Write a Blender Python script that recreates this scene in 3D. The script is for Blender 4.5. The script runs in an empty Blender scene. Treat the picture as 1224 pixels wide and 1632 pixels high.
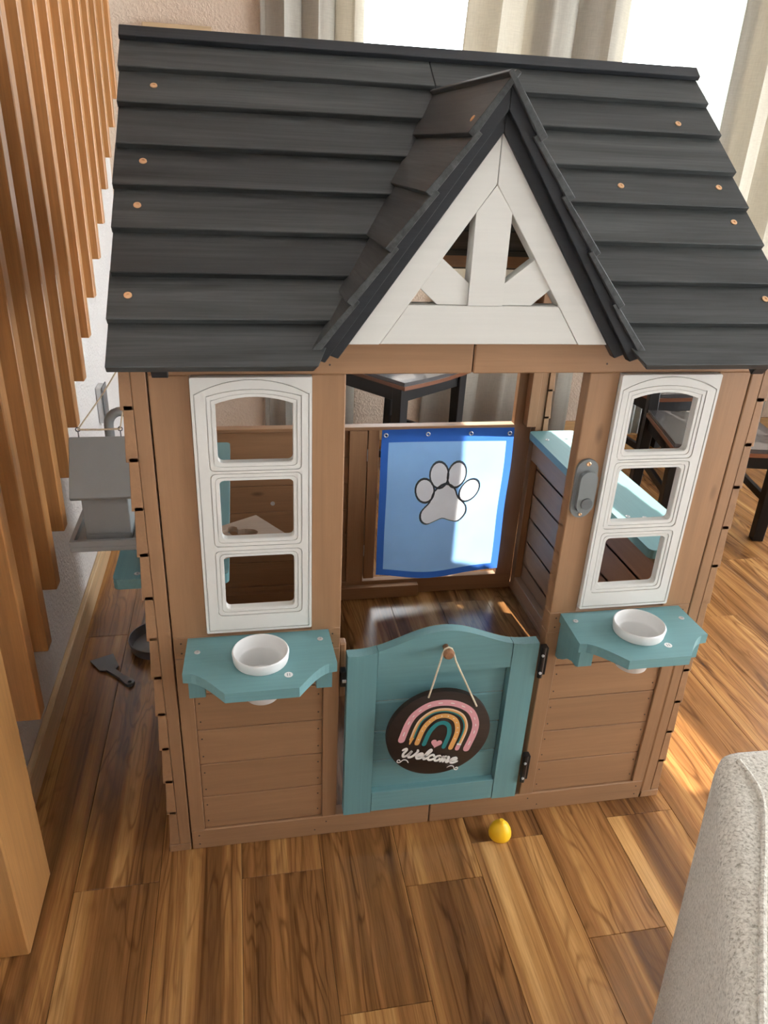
import bpy, bmesh, math, random
from mathutils import Vector, Matrix
random.seed(7)
S = bpy.context.scene
COL = S.collection

# ------------------------------------------------------------------ camera
CAMP = Vector((-0.3793, -1.1750, 1.3825)); PITCH, YAW, ROLL = 25.9862, 11.5535, 2.847
def camera():
    a, b, c = (math.radians(v) for v in (PITCH, YAW, ROLL))
    fw = Vector((math.sin(b)*math.cos(a), math.cos(b)*math.cos(a), -math.sin(a)))
    r = Vector((math.cos(b), -math.sin(b), 0)); u = r.cross(fw)
    r2 = math.cos(c)*r + math.sin(c)*u; u2 = -math.sin(c)*r + math.cos(c)*u
    cd = bpy.data.cameras.new('camera'); o = bpy.data.objects.new('camera', cd); COL.objects.link(o)
    m = Matrix.Identity(4)
    for i in range(3):
        m[i][0] = r2[i]; m[i][1] = u2[i]; m[i][2] = -fw[i]; m[i][3] = CAMP[i]
    o.matrix_world = m
    cd.sensor_fit = 'VERTICAL'; cd.sensor_height = 36; cd.lens = 1187.88/1632*36
    cd.clip_start = 0.02
    S.camera = o
camera()

# ------------------------------------------------------------------ light and exposure
W = bpy.data.worlds.new('sky'); S.world = W; W.use_nodes = True
bg = W.node_tree.nodes['Background']; bg.inputs[0].default_value = (0.93, 0.97, 1.0, 1); bg.inputs[1].default_value = 8.0
SUN = Vector((0.09, -1.0, -0.62)).normalized()
sd = bpy.data.lights.new('sun', 'SUN'); sd.energy = 16.0; sd.angle = math.radians(0.8); sd.color = (1.0, 0.93, 0.80)
so = bpy.data.objects.new('sun', sd); COL.objects.link(so); so.rotation_euler = SUN.to_track_quat('-Z', 'Y').to_euler()
so.location = (0, 5, 4)
S.view_settings.view_transform = 'Standard'; S.view_settings.look = 'None'; S.view_settings.gamma = 1.0
S.view_settings.use_curve_mapping = False; S.view_settings.exposure = 0.35

# ------------------------------------------------------------------ materials
def lin(r, g, b):
    f = lambda c: (c/255/12.92) if c/255 <= 0.04045 else ((c/255+0.055)/1.055)**2.4
    return (f(r), f(g), f(b), 1)
def mul(c, k): return (min(1, c[0]*k), min(1, c[1]*k), min(1, c[2]*k), 1)
class NT:
    def __init__(s, name):
        s.m = bpy.data.materials.new(name); s.m.use_nodes = True; s.t = s.m.node_tree; s.n = s.t.nodes
        s.p = s.n['Principled BSDF']
    def new(s, k, **kw):
        x = s.n.new(k)
        for a, b in kw.items(): setattr(x, a, b)
        return x
    def link(s, a, b): s.t.links.new(a, b)
    def ramp(s, fac, stops):
        r = s.new('ShaderNodeValToRGB'); e = r.color_ramp.elements
        while len(e) < len(stops): e.new(0.5)
        for i, (p, c) in enumerate(stops): e[i].position = p; e[i].color = c
        s.link(fac, r.inputs[0]); return r.outputs[0]
    def coords(s, scale=(1, 1, 1), rnd=True, rot=(0, 0, 0)):
        tc = s.new('ShaderNodeTexCoord'); mp = s.new('ShaderNodeMapping'); mp.inputs['Scale'].default_value = scale
        mp.inputs['Rotation'].default_value = rot
        v = tc.outputs['Object']
        if rnd:
            oi = s.new('ShaderNodeObjectInfo'); mu = s.new('ShaderNodeVectorMath', operation='SCALE'); mu.inputs[0].default_value = (37.1, 53.3, 71.7)
            s.link(oi.outputs['Random'], mu.inputs['Scale']); ad = s.new('ShaderNodeVectorMath', operation='ADD')
            s.link(v, ad.inputs[0]); s.link(mu.outputs[0], ad.inputs[1]); v = ad.outputs[0]; s.rand = oi.outputs['Random']
        s.link(v, mp.inputs['Vector']); return mp.outputs[0]
    def noise(s, vec, scale, detail=4, rough=.55, dist=0.0):
        x = s.new('ShaderNodeTexNoise'); x.inputs['Scale'].default_value = scale; x.inputs['Detail'].default_value = detail
        x.inputs['Roughness'].default_value = rough; x.inputs['Distortion'].default_value = dist; s.link(vec, x.inputs['Vector']); return x.outputs['Fac']
    def mix(s, f, a, b, mode='MIX'):
        x = s.new('ShaderNodeMix', data_type='RGBA', blend_type=mode)
        for i, v in ((0, f), (6, a), (7, b)):
            if hasattr(v, 'links') or hasattr(v, 'is_linked'): s.link(v, x.inputs[i])
            else: x.inputs[i].default_value = v
        return x.outputs[2]
    def math(s, op, a, b=None):
        x = s.new('ShaderNodeMath', operation=op)
        for i, v in ((0, a), (1, b)):
            if v is None: continue
            if hasattr(v, 'is_linked'): s.link(v, x.inputs[i])
            else: x.inputs[i].default_value = v
        return x.outputs[0]
    def bump(s, h, strength, dist=.01):
        b = s.new('ShaderNodeBump'); b.inputs['Strength'].default_value = strength; b.inputs['Distance'].default_value = dist
        s.link(h, b.inputs['Height']); s.link(b.outputs[0], s.p.inputs['Normal'])
    def color(s, c):
        if hasattr(c, 'is_linked'): s.link(c, s.p.inputs['Base Color'])
        else: s.p.inputs['Base Color'].default_value = c
    def rough(s, r, spec=.5): s.p.inputs['Roughness'].default_value = r; s.p.inputs['Specular IOR Level'].default_value = spec
def plain(name, c, rough=.5, metal=0, spec=.5, var=.06, scale=30, bump=0.0):
    t = NT(name); v = t.coords((1, 1, 1)); n = t.noise(v, scale, 3)
    t.color(t.ramp(n, [(.3, mul(c, 1-var)), (.7, mul(c, 1+var))])); t.rough(rough, spec); t.p.inputs['Metallic'].default_value = metal
    if bump: t.bump(n, bump, .004)
    return t.m
AX = {'x': (0.7, 9, 9), 'y': (9, 0.7, 9), 'z': (9, 9, 0.7)}
def wood(name, c, axis, contrast=.22, rough=.55, spec=.35, knots=True, fine=.10, plankvar=.08, bump=.12):
    t = NT(name); v = t.coords(AX[axis])
    g = t.noise(v, 2.4, 5, .6, 1.2)
    col = t.ramp(g, [(.25, mul(c, 1-contrast)), (.5, c), (.75, mul(c, 1+contrast))])
    v2 = t.coords(tuple(k*3.2 if k > 1 else k for k in AX[axis])); f = t.noise(v2, 6, 4, .7)
    col = t.mix(1.0, col, t.ramp(f, [(.25, (1-fine*2,)*3+(1,)), (.75, (1+fine,)*3+(1,))]), 'MULTIPLY')
    pv = t.ramp(t.rand, [(0, (1-plankvar,)*3+(1,)), (1, (1+plankvar,)*3+(1,))])
    col = t.mix(1.0, col, pv, 'MULTIPLY')
    if knots:
        sc = {'x': (2.2, 6, 6), 'y': (6, 2.2, 6), 'z': (6, 6, 2.2)}[axis]
        vo = t.new('ShaderNodeTexVoronoi'); vo.inputs['Scale'].default_value = 1.3; t.link(t.coords(sc), vo.inputs['Vector'])
        k = t.ramp(vo.outputs['Distance'], [(.0, (1, 1, 1, 1)), (.035, (.7,)*3+(1,)), (.075, (0, 0, 0, 1))])
        col = t.mix(k, col, mul(c, .42))
    t.color(col); t.rough(rough, spec); t.bump(f, bump, .003)
    return t.m
C_CEDAR = (0.330, 0.180, 0.092, 1)
CEDAR = {a: wood('stained_cedar_'+a, C_CEDAR, a, .13, .5, .4, True, .045, .07, .06) for a in 'xyz'}
ENDG = wood('cedar_end_grain', (0.42, 0.22, 0.10, 1), 'y', .35)
C_ROOF = (0.044, 0.047, 0.046, 1)
ROOFM = {a: wood('black_stained_wood_'+a, C_ROOF, a, .62, .5, .4, True, .22, .22) for a in 'xy'}
ROOFD = wood('black_painted_fascia', (0.014, 0.016, 0.019, 1), 'x', .3, .5, .4, False)
C_WHITE = (0.64, 0.62, 0.57, 1)
WHITE = wood('white_painted_wood', C_WHITE, 'x', .03, .45, .4, True, .015, .01, .04)
def _wk():
    t = WHITE.node_tree
    for n in t.nodes:
        if n.type == 'MIX' and not n.inputs[7].is_linked: n.inputs[7].default_value = mul(C_WHITE, .80)
_wk()
PLASTIC = plain('white_plastic', (0.68, 0.66, 0.615, 1), .38, var=.01)
POTM = plain('white_pot_plastic', (0.74, 0.73, 0.71, 1), .35, var=.01)
C_TEAL = (0.150, 0.305, 0.315, 1)
TEAL = {a: wood('teal_painted_wood_'+a, C_TEAL, a, .05, .5, .4, False, .04, .03, .06) for a in 'xyz'}
GREYP = plain('grey_plastic', (0.30, 0.315, 0.31, 1), .38, var=.02)
GREYD = plain('dark_grey_plastic', (0.16, 0.165, 0.172, 1), .4, var=.03)
STEEL = plain('bright_steel', (0.60, 0.60, 0.60, 1), .3, .45, var=.02)
BRASS = plain('brass_screw', (0.75, 0.48, 0.28, 1), .35, 1)
BLACKM = plain('black_hinge_metal', (0.012, 0.012, 0.013, 1), .3)
NAIL = plain('nail_dark', (0.05, 0.03, 0.02, 1), .6)
ROPE = plain('cream_cord', (0.70, 0.60, 0.44, 1), .8, var=.15, scale=300)
ORANGE = {'z': wood('fir_slat_wood', (0.52, 0.245, 0.085, 1), 'z', .22, .30, .6, False, .10, .12)}
POSTM = wood('fir_post_wood', (0.52, 0.26, 0.09, 1), 'z', .14, .42, .45, False, .08, .02)
BASEM = wood('pine_baseboard', (0.70, 0.50, 0.29, 1), 'y', .12, .45, .4, False)
BASEX = wood('pine_baseboard_back', (0.60, 0.36, 0.16, 1), 'x', .12, .45, .4, False)
def wallmat(name, c):
    t = NT(name); v = t.coords((1, 1, 1), False); n = t.noise(v, 95, 3, .6); n2 = t.noise(v, 3, 3)
    t.color(t.ramp(n2, [(.3, mul(c, .97)), (.7, mul(c, 1.02))])); t.rough(.75, .3)
    t.bump(t.ramp(n, [(.42, (0, 0, 0, 1)), (.62, (1, 1, 1, 1))]), .55, .004); return t.m
WALLW = wallmat('white_orange_peel_paint', (0.74, 0.72, 0.70, 1))
WALLB = wallmat('beige_orange_peel_paint', (0.70, 0.57, 0.45, 1))
CEILM = wallmat('ceiling_paint', (0.78, 0.77, 0.75, 1))
def floormat():
    t = NT('acacia_laminate')
    vb = t.coords((1, 1, 1)); warp = t.noise(t.coords((5.0, 0.75, 1)), 1.5, 3, .5, .5)
    sep = t.new('ShaderNodeSeparateXYZ'); t.link(vb, sep.inputs[0])
    band = t.noise(t.coords((13, 0.30, 1)), 1.25, 3, .5, .7)
    col = t.ramp(band, [(.30, lin(102, 68, 39)), (.41, lin(128, 88, 50)), (.50, lin(146, 101, 58)), (.585, lin(170, 123, 72)), (.70, lin(198, 152, 96))])
    u = t.math('ADD', t.math('MULTIPLY', sep.outputs[0], 60), t.math('MULTIPLY', warp, 46))     # growth rings bent by a slow warp
    ring = t.math('MULTIPLY', t.math('ADD', t.math('SINE', t.math('MULTIPLY', u, 2.4)), 1.0), .5)
    rl = t.ramp(ring, [(.0, (.50, .44, .40, 1)), (.16, (.80, .77, .75, 1)), (.4, (1, 1, 1, 1)), (1, (1.06, 1.06, 1.06, 1))])
    rmf = t.ramp(t.noise(t.coords((7, 0.6, 1)), 1.7, 2), [(.42, (.06, .06, .06, 1)), (.60, (.85, .85, .85, 1))])
    col = t.mix(rmf, col, t.mix(1.0, col, rl, 'MULTIPLY'))
    streak = t.noise(t.coords((55, 0.75, 1)), 1.5, 5, .62, .6)
    col = t.mix(1.0, col, t.ramp(streak, [(.30, (.42, .36, .33, 1)), (.40, (.80, .77, .75, 1)), (.48, (1, 1, 1, 1)), (.75, (1.10, 1.10, 1.10, 1))]), 'MULTIPLY')
    fine = t.noise(t.coords((260, 7, 1)), 2.0, 3, .6)
    col = t.mix(1.0, col, t.ramp(fine, [(.3, (.78, .76, .75, 1)), (.62, (1.05, 1.05, 1.05, 1))]), 'MULTIPLY')
    vo = t.new('ShaderNodeTexVoronoi'); vo.inputs['Scale'].default_value = 1.0; t.link(t.coords((5.0, 1.3, 1)), vo.inputs['Vector'])
    kd = t.math('ADD', vo.outputs['Distance'], t.math('MULTIPLY', t.noise(t.coords((60, 14, 1)), 1.0, 2), .07))
    col = t.mix(t.ramp(kd, [(.055, (.9,)*3+(1,)), (.095, (0, 0, 0, 1))]), col, lin(44, 26, 14))
    pv = t.ramp(t.rand, [(0, (.88, .87, .86, 1)), (.5, (1, 1, 1, 1)), (1, (1.10, 1.10, 1.10, 1))])
    col = t.mix(1.0, col, pv, 'MULTIPLY'); t.color(col); t.rough(.22, .5); t.bump(fine, .05, .002)
    return t.m
FLOORM = floormat()
GAPM = plain('floor_joint_dark', (0.03, 0.018, 0.01, 1), .8)

# ------------------------------------------------------------------ mesh helpers
WL = {}      # world location of every object made here
def link(o, parent, wloc):
    COL.objects.link(o); WL[o.name] = Vector(wloc)
    if parent is not None:
        o.parent = parent; o.location = Vector(wloc) - WL[parent.name]
    else: o.location = wloc
    return o
def empty(name, loc, parent=None):
    o = bpy.data.objects.new(name, None); o.empty_display_size = .05; return link(o, parent, loc)
def tag(o, label, cat, group=None, kind=None):
    o['label'] = label; o['category'] = cat
    if group: o['group'] = group
    if kind: o['kind'] = kind
    return o
def struct(o, label=None, cat=None):
    o['kind'] = 'structure'
    if label: o['label'] = label
    if cat: o['category'] = cat
    return o
def finish(name, bm, mat, parent=None, smooth=False, origin=None, base=False):
    bmesh.ops.recalc_face_normals(bm, faces=bm.faces[:])
    cs = [v.co for v in bm.verts]
    lo = Vector([min(c[i] for c in cs) for i in range(3)]); hi = Vector([max(c[i] for c in cs) for i in range(3)])
    og = Vector(origin) if origin else (lo+hi)/2
    if base: og.z = lo.z
    for v in bm.verts: v.co -= og
    me = bpy.data.meshes.new(name); bm.to_mesh(me); bm.free()
    me.materials.append(mat)
    if smooth:
        for p in me.polygons: p.use_smooth = True
        try: me.set_sharp_from_angle(angle=math.radians(38))
        except Exception: pass
    o = bpy.data.objects.new(name, me); return link(o, parent, og)
def bm_hex(bm, c):   # 8 corners: 0-3 bottom loop, 4-7 top loop
    v = [bm.verts.new(p) for p in c]
    for f in ((0, 1, 2, 3), (4, 5, 6, 7), (0, 1, 5, 4), (1, 2, 6, 5), (2, 3, 7, 6), (3, 0, 4, 7)): bm.faces.new([v[i] for i in f])
def bm_box(bm, lo, hi):
    x0, y0, z0 = lo; x1, y1, z1 = hi
    bm_hex(bm, [(x0, y0, z0), (x1, y0, z0), (x1, y1, z0), (x0, y1, z0), (x0, y0, z1), (x1, y0, z1), (x1, y1, z1), (x0, y1, z1)])
def bev(bm, w, seg=1):
    if w > 0: bmesh.ops.bevel(bm, geom=bm.edges[:], offset=w, segments=seg, affect='EDGES', clamp_overlap=True)
def box(name, lo, hi, mat, parent=None, b=.0015, seg=1, smooth=False):
    bm = bmesh.new(); bm_box(bm, [min(a, c) for a, c in zip(lo, hi)], [max(a, c) for a, c in zip(lo, hi)]); bev(bm, b, seg)
    return finish(name, bm, mat, parent, smooth)
def hexa(name, c, mat, parent=None, b=.001):
    bm = bmesh.new(); bm_hex(bm, [Vector(p) for p in c]); bev(bm, b); return finish(name, bm, mat, parent)
def bm_prism(bm, poly, axis, a, c):
    def P(p, d): return {'x': (d, p[0], p[1]), 'y': (p[0], d, p[1]), 'z': (p[0], p[1], d)}[axis]
    A = [bm.verts.new(P(p, a)) for p in poly]; B = [bm.verts.new(P(p, c)) for p in poly]; n = len(poly)
    bm.faces.new(A); bm.faces.new(B)
    for i in range(n): bm.faces.new([A[i], A[(i+1) % n], B[(i+1) % n], B[i]])
def prism(name, poly, axis, a, c, mat, parent=None, b=0.0, smooth=False):
    bm = bmesh.new(); bm_prism(bm, poly, axis, a, c); bmesh.ops.recalc_face_normals(bm, faces=bm.faces[:])
    if b: bmesh.ops.bevel(bm, geom=[e for e in bm.edges if all(len(f.verts) > 4 or len(poly) <= 4 for f in e.link_faces[:1])], offset=b, segments=1, affect='EDGES', clamp_overlap=True)
    return finish(name, bm, mat, parent, smooth)
def plate(name, loops, axis, a, c, mat, parent=None, smooth=False):   # outline loops[0] with holes loops[1:]
    bm = bmesh.new()
    def P(p, d): return {'x': (d, p[0], p[1]), 'y': (p[0], d, p[1]), 'z': (p[0], p[1], d)}[axis]
    es = []
    for lp in loops:
        vs = [bm.verts.new(P(p, a)) for p in lp]
        es += [bm.edges.new((vs[i], vs[(i+1) % len(vs)])) for i in range(len(vs))]
    r = bmesh.ops.triangle_fill(bm, edges=es, use_beauty=True)
    fs = bm.faces[:]
    ex = bmesh.ops.extrude_face_region(bm, geom=fs)
    d = Vector(P((0, 0), c)) - Vector(P((0, 0), a))
    bmesh.ops.translate(bm, verts=[g for g in ex['geom'] if isinstance(g, bmesh.types.BMVert)], vec=d)
    return finish(name, bm, mat, parent, smooth)
def bm_tube(bm, pts, r, n=8, closed=False, cap=True):
    pts = [Vector(p) for p in pts]; rs = r if isinstance(r, (list, tuple)) else [r]*len(pts); rings = []
    up = Vector((0, 0, 1)); prev = None
    for i, p in enumerate(pts):
        if closed: d = pts[(i+1) % len(pts)] - pts[i-1]
        else: d = pts[min(i+1, len(pts)-1)] - pts[max(i-1, 0)]
        d.normalize()
        a = d.cross(up) if prev is None else prev - d*prev.dot(d)
        if a.length < 1e-4: a = d.cross(Vector((1, 0, 0)))
        a.normalize(); prev = a; b = d.cross(a)
        rings.append([bm.verts.new(p + rs[i]*(math.cos(2*math.pi*k/n)*a + math.sin(2*math.pi*k/n)*b)) for k in range(n)])
    m = len(rings)
    for i in range(m if closed else m-1):
        A, B = rings[i], rings[(i+1) % m]
        for k in range(n): bm.faces.new([A[k], A[(k+1) % n], B[(k+1) % n], B[k]])
    if cap and not closed: bm.faces.new(rings[0]); bm.faces.new(rings[-1])
def tube(name, pts, r, mat, parent=None, n=8, closed=False):
    bm = bmesh.new(); bm_tube(bm, pts, r, n, closed); return finish(name, bm, mat, parent, True)
def bm_lathe(bm, prof, c, n=32, axis='z'):
    def P(r, h, t):
        x, y = r*math.cos(t), r*math.sin(t)
        return Vector(c) + Vector({'z': (x, y, h), 'y': (x, h, y), 'x': (h, x, y)}[axis])
    rings = []
    for r, h in prof:
        if r < 1e-6: rings.append([bm.verts.new(P(0, h, 0))])
        else: rings.append([bm.verts.new(P(r, h, 2*math.pi*k/n)) for k in range(n)])
    for A, B in zip(rings, rings[1:]):
        if len(A) == 1 and len(B) == 1: continue
        for k in range(n):
            k2 = (k+1) % n
            if len(A) == 1: bm.faces.new([A[0], B[k], B[k2]])
            elif len(B) == 1: bm.faces.new([A[k], A[k2], B[0]])
            else: bm.faces.new([A[k], A[k2], B[k2], B[k]])
def lathe(name, prof, c, mat, parent=None, n=32, axis='z'):
    bm = bmesh.new(); bm_lathe(bm, prof, c, n, axis); return finish(name, bm, mat, parent, True)
def arc(cx, cy, r, a0, a1, n): return [(cx+r*math.cos(math.radians(a0+(a1-a0)*i/n)), cy+r*math.sin(math.radians(a0+(a1-a0)*i/n))) for i in range(n+1)]
def rrect(x0, x1, z0, z1, r, n=4): return arc(x1-r, z0+r, r, -90, 0, n)+arc(x1-r, z1-r, r, 0, 90, n)+arc(x0+r, z1-r, r, 90, 180, n)+arc(x0+r, z0+r, r, 180, 270, n)
def crom(p, n=8, closed=False):
    out = []; m = len(p)
    for i in range(m if closed else m-1):
        g = (lambda k: p[k % m]) if closed else (lambda k: p[max(0, min(m-1, k))])
        a, b, c, d = g(i-1), g(i), g(i+1), g(i+2)
        for k in range(n):
            t = k/n
            out.append(tuple(.5*(2*b[j]+(c[j]-a[j])*t+(2*a[j]-5*b[j]+4*c[j]-d[j])*t*t+(3*b[j]-a[j]-3*c[j]+d[j])*t**3) for j in range(len(b))))
    if not closed: out.append(tuple(p[-1]))
    return out
def screw(c, nrm, r, mat, parent):
    bm = bmesh.new(); bm_lathe(bm, [(0, -.002), (r, -.002), (r, .0006), (r*.7, .0012), (r*.42, .0008), (r*.38, -.0003), (0, -.0003)], (0, 0, 0), 12)
    q = Vector((0, 0, 1)).rotation_difference(Vector(nrm)); bmesh.ops.rotate(bm, verts=bm.verts[:], cent=(0, 0, 0), matrix=q.to_matrix())
    bmesh.ops.translate(bm, verts=bm.verts[:], vec=Vector(c)); return finish('screw', bm, mat, parent, True)

# ------------------------------------------------------------------ room shell
XW, YB, ZC = -0.895, 2.47, 2.65
fl = struct(empty('floor', (0, 0, 0)), 'brown figured acacia laminate floor of long planks', 'floor')
PITCH_X = 0.1677
joint = {-4: -.07, -1: -.39, 0: -.155, 2: -.32}
ix0 = -5
for i in range(ix0, 18):
    x0 = -0.085 + PITCH_X*i; x1 = x0 + PITCH_X
    if x1 <= XW: continue
    x0 = max(x0, XW); x1 = min(x1, 2.95)
    if x1-x0 < .01: continue
    L = 1.215; y = joint.get(i, -random.random()*1.2) - 3*L
    while y < YB:
        a, b = max(y, -2.6), min(y+L, YB)
        if b-a > .02: box('plank', (x0+.0004, a+.0004, -.012), (x1-.0004, b-.0004, 0), FLOORM, fl, .0006)
        y += L
box('subfloor', (XW, -2.6, -.05), (2.95, YB, -.0125), GAPM, fl, 0)
wl = struct(box('wall_left', (XW-.1, -2.6, -.05), (XW, YB+.12, ZC), WALLW, None, 0))
WIN = [(0.0, .95, .80, 2.2), (1.22, 2.35, .80, 2.2)]
bm = bmesh.new()
for a, b in ((XW, WIN[0][0]), (WIN[0][1], WIN[1][0]), (WIN[1][1], 3.05)): bm_box(bm, (a, YB, -.05), (b, YB+.12, ZC))
for x0, x1, z0, z1 in WIN: bm_box(bm, (x0, YB, -.05), (x1, YB+.12, z0)); bm_box(bm, (x0, YB, z1), (x1, YB+.12, ZC))
struct(finish('wall_back', bm, WALLB))
struct(box('ceiling', (XW-.1, -2.6, ZC), (3.05, YB+.12, ZC+.08), CEILM, None, 0))
struct(box('wall_front_added', (XW-.1, -2.7, -.05), (3.05, -2.6, ZC), WALLW, None, 0))  # unseen wall behind the camera, added to cut the light from the front
bm = bmesh.new()   # unseen wall; its wide patio-door opening is made up to let in side light
bm_box(bm, (2.95, -2.6, -.05), (3.05, -2.3, ZC)); bm_box(bm, (2.95, 2.1, -.05), (3.05, YB, ZC)); bm_box(bm, (2.95, -2.3, 2.35), (3.05, 2.1, ZC)); bm_box(bm, (2.95, -2.3, -.05), (3.05, 2.1, .02))
struct(finish('wall_right_added', bm, WALLW))
struct(box('baseboard_left', (XW, -2.6, 0), (XW+.016, YB, .085), BASEM, None, .003))
struct(box('baseboard_back', (XW+.016, YB-.016, 0), (2.95, YB, .085), BASEX, None, .003))
FRM = plain('white_window_frame', (.8, .8, .78, 1), .4)
def glassmat():
    t = NT('window_glass'); tr = t.new('ShaderNodeBsdfTransparent'); gl = t.new('ShaderNodeBsdfGlossy'); gl.inputs['Roughness'].default_value = .02
    mx = t.new('ShaderNodeMixShader'); fr = t.new('ShaderNodeFresnel'); fr.inputs[0].default_value = 1.3
    t.link(fr.outputs[0], mx.inputs[0]); t.link(tr.outputs[0], mx.inputs[1]); t.link(gl.outputs[0], mx.inputs[2])
    t.link(mx.outputs[0], t.n['Material Output'].inputs[0]); return t.m
GLASS = glassmat()
for k, (x0, x1, z0, z1) in enumerate(WIN):
    w = struct(empty('window_%d' % (k+1), ((x0+x1)/2, YB+.06, z0)))
    y0, y1 = YB+.03, YB+.08
    box('stile', (x0, y0, z0), (x0+.05, y1, z1), FRM, w); box('stile', (x1-.05, y0, z0), (x1, y1, z1), FRM, w)
    box('rail', (x0+.05, y0, z0), (x1-.05, y1, z0+.05), FRM, w); box('rail', (x0+.05, y0, z1-.05), (x1-.05, y1, z1), FRM, w)
    box('pane', (x0+.05, y0+.022, z0+.05), (x1-.05, y0+.026, z1-.05), GLASS, w, 0)

dw = struct(empty('door_added', (3.0, -.1, .02)))  # patio door out of view, added to fill the invented light opening
for a, b in ((-2.3, -.8), (-.8, .65), (.65, 2.1)):
    box('stile', (2.98, a, .02), (3.02, a+.06, 2.35), FRM, dw); box('stile', (2.98, b-.06, .02), (3.02, b, 2.35), FRM, dw)
    box('rail', (2.98, a+.06, .02), (3.02, b-.06, .10), FRM, dw); box('rail', (2.98, a+.06, 2.29), (3.02, b-.06, 2.35), FRM, dw)
    box('pane', (2.998, a+.06, .10), (3.002, b-.06, 2.29), GLASS, dw, 0)

# ------------------------------------------------------------------ stair slats and newel post on the left
SLX = -0.81
pst = box('newel_post', (XW+.0165-.3+.3, -.194, 0), (SLX, -.018, ZC), POSTM, None, .003)
tag(pst, 'thick orange-brown wooden newel post standing on the floor', 'post')
FEET = [(.606, -.121), (.781, -.012), (.975, .084), (1.171, .19), (1.37, .297), (1.573, .41), (1.794, .52), (2.0, .64), (2.223, .758), (2.448, .884), (2.666, 1.011), (2.88, 1.146), (3.102, 1.279), (3.347, 1.417), (3.57, 1.556)]
for k, (fy, fz) in enumerate(FEET):
    y = -1.175+(fy+1.175)*.717; z = 1.3825-(1.3825-fz)*.717
    o = box('stair_slat', (XW, y, z), (SLX, y+.038, ZC), ORANGE['z'], None, .002)
    nth = ['first', 'second', 'third', 'fourth', 'fifth', 'sixth', 'seventh', 'eighth', 'ninth', 'tenth', 'eleventh', 'twelfth', 'thirteenth', 'fourteenth', 'fifteenth', 'sixteenth'][k]
    tag(o, 'orange wooden slat on the white wall, %s counted from the newel post' % nth, 'slat', 'slats rising along the stairs')

# ------------------------------------------------------------------ the playhouse
PH = tag(empty('playhouse', (0, .48, 0)), "child's brown wooden playhouse with black roof, white windows and teal gate", 'playhouse')
FW = empty('front_wall', (0, 0, 0), PH); LW = empty('side_wall', (-.55, .48, 0), PH); RW = empty('side_wall', (.55, .48, 0), PH)
BW = empty('rear_wall', (0, .98, 0), PH); RF = empty('roof', (0, .48, 1.08), PH); GB = empty('gable', (0, -.03, 1.106), PH); GT = empty('gate', (0, 0, .068), PH)
XE, XI = .5236, .213
ZB = 1.05
T = .03
for s in (-1, 1):
    def bx(name, xa, xb, za, zb, ya=0, yb=T, m='z', b=.0015): return box(name, (s*xa, ya, za), (s*xb, yb, zb), CEDAR[m], FW, b)
    bx('corner_post', .461, XE, .555, ZB); bx('corner_post', .495, XE, .055, .507)
    bx('door_post', XI, .269, .555, ZB); bx('door_post', XI, .245, .055, .507)
    bx('mid_rail', XI, XE, .507, .555, m='x')
    bx('sill', .0012, XE, 0, .055, m='x', b=.002)
    bx('top_beam', .0012, XE, ZB, 1.106, m='x', b=.002)
    for j in range(5):
        z0 = .055+.0904*j
        bx('siding_board', .245, .495, z0+.0010, z0+.0904-.0010, ya=.005, yb=.022, m='x', b=.0012)
        for xx in (.2535, .4865):
            for zz in (.022, .068):
                bm = bmesh.new(); bm_lathe(bm, [(0, .003), (.0018, .003), (.0018, -.0006), (0, -.0006)], (s*xx, .005, z0+zz), 6, 'y'); finish('nail', bm, NAIL, FW)
    for xx, zz in ((.508, .015), (.508, .04), (.26, .018), (.235, .04), (.51, .52), (.51, .542), (.228, .52), (.228, .542), (.51, 1.075), (.24, 1.066), (.24, 1.092)):
        bm = bmesh.new(); bm_lathe(bm, [(0, .003), (.0018, .003), (.0018, -.0006), (0, -.0006)], (s*xx, 0, zz), 6, 'y'); finish('nail', bm, NAIL, FW)
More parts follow.
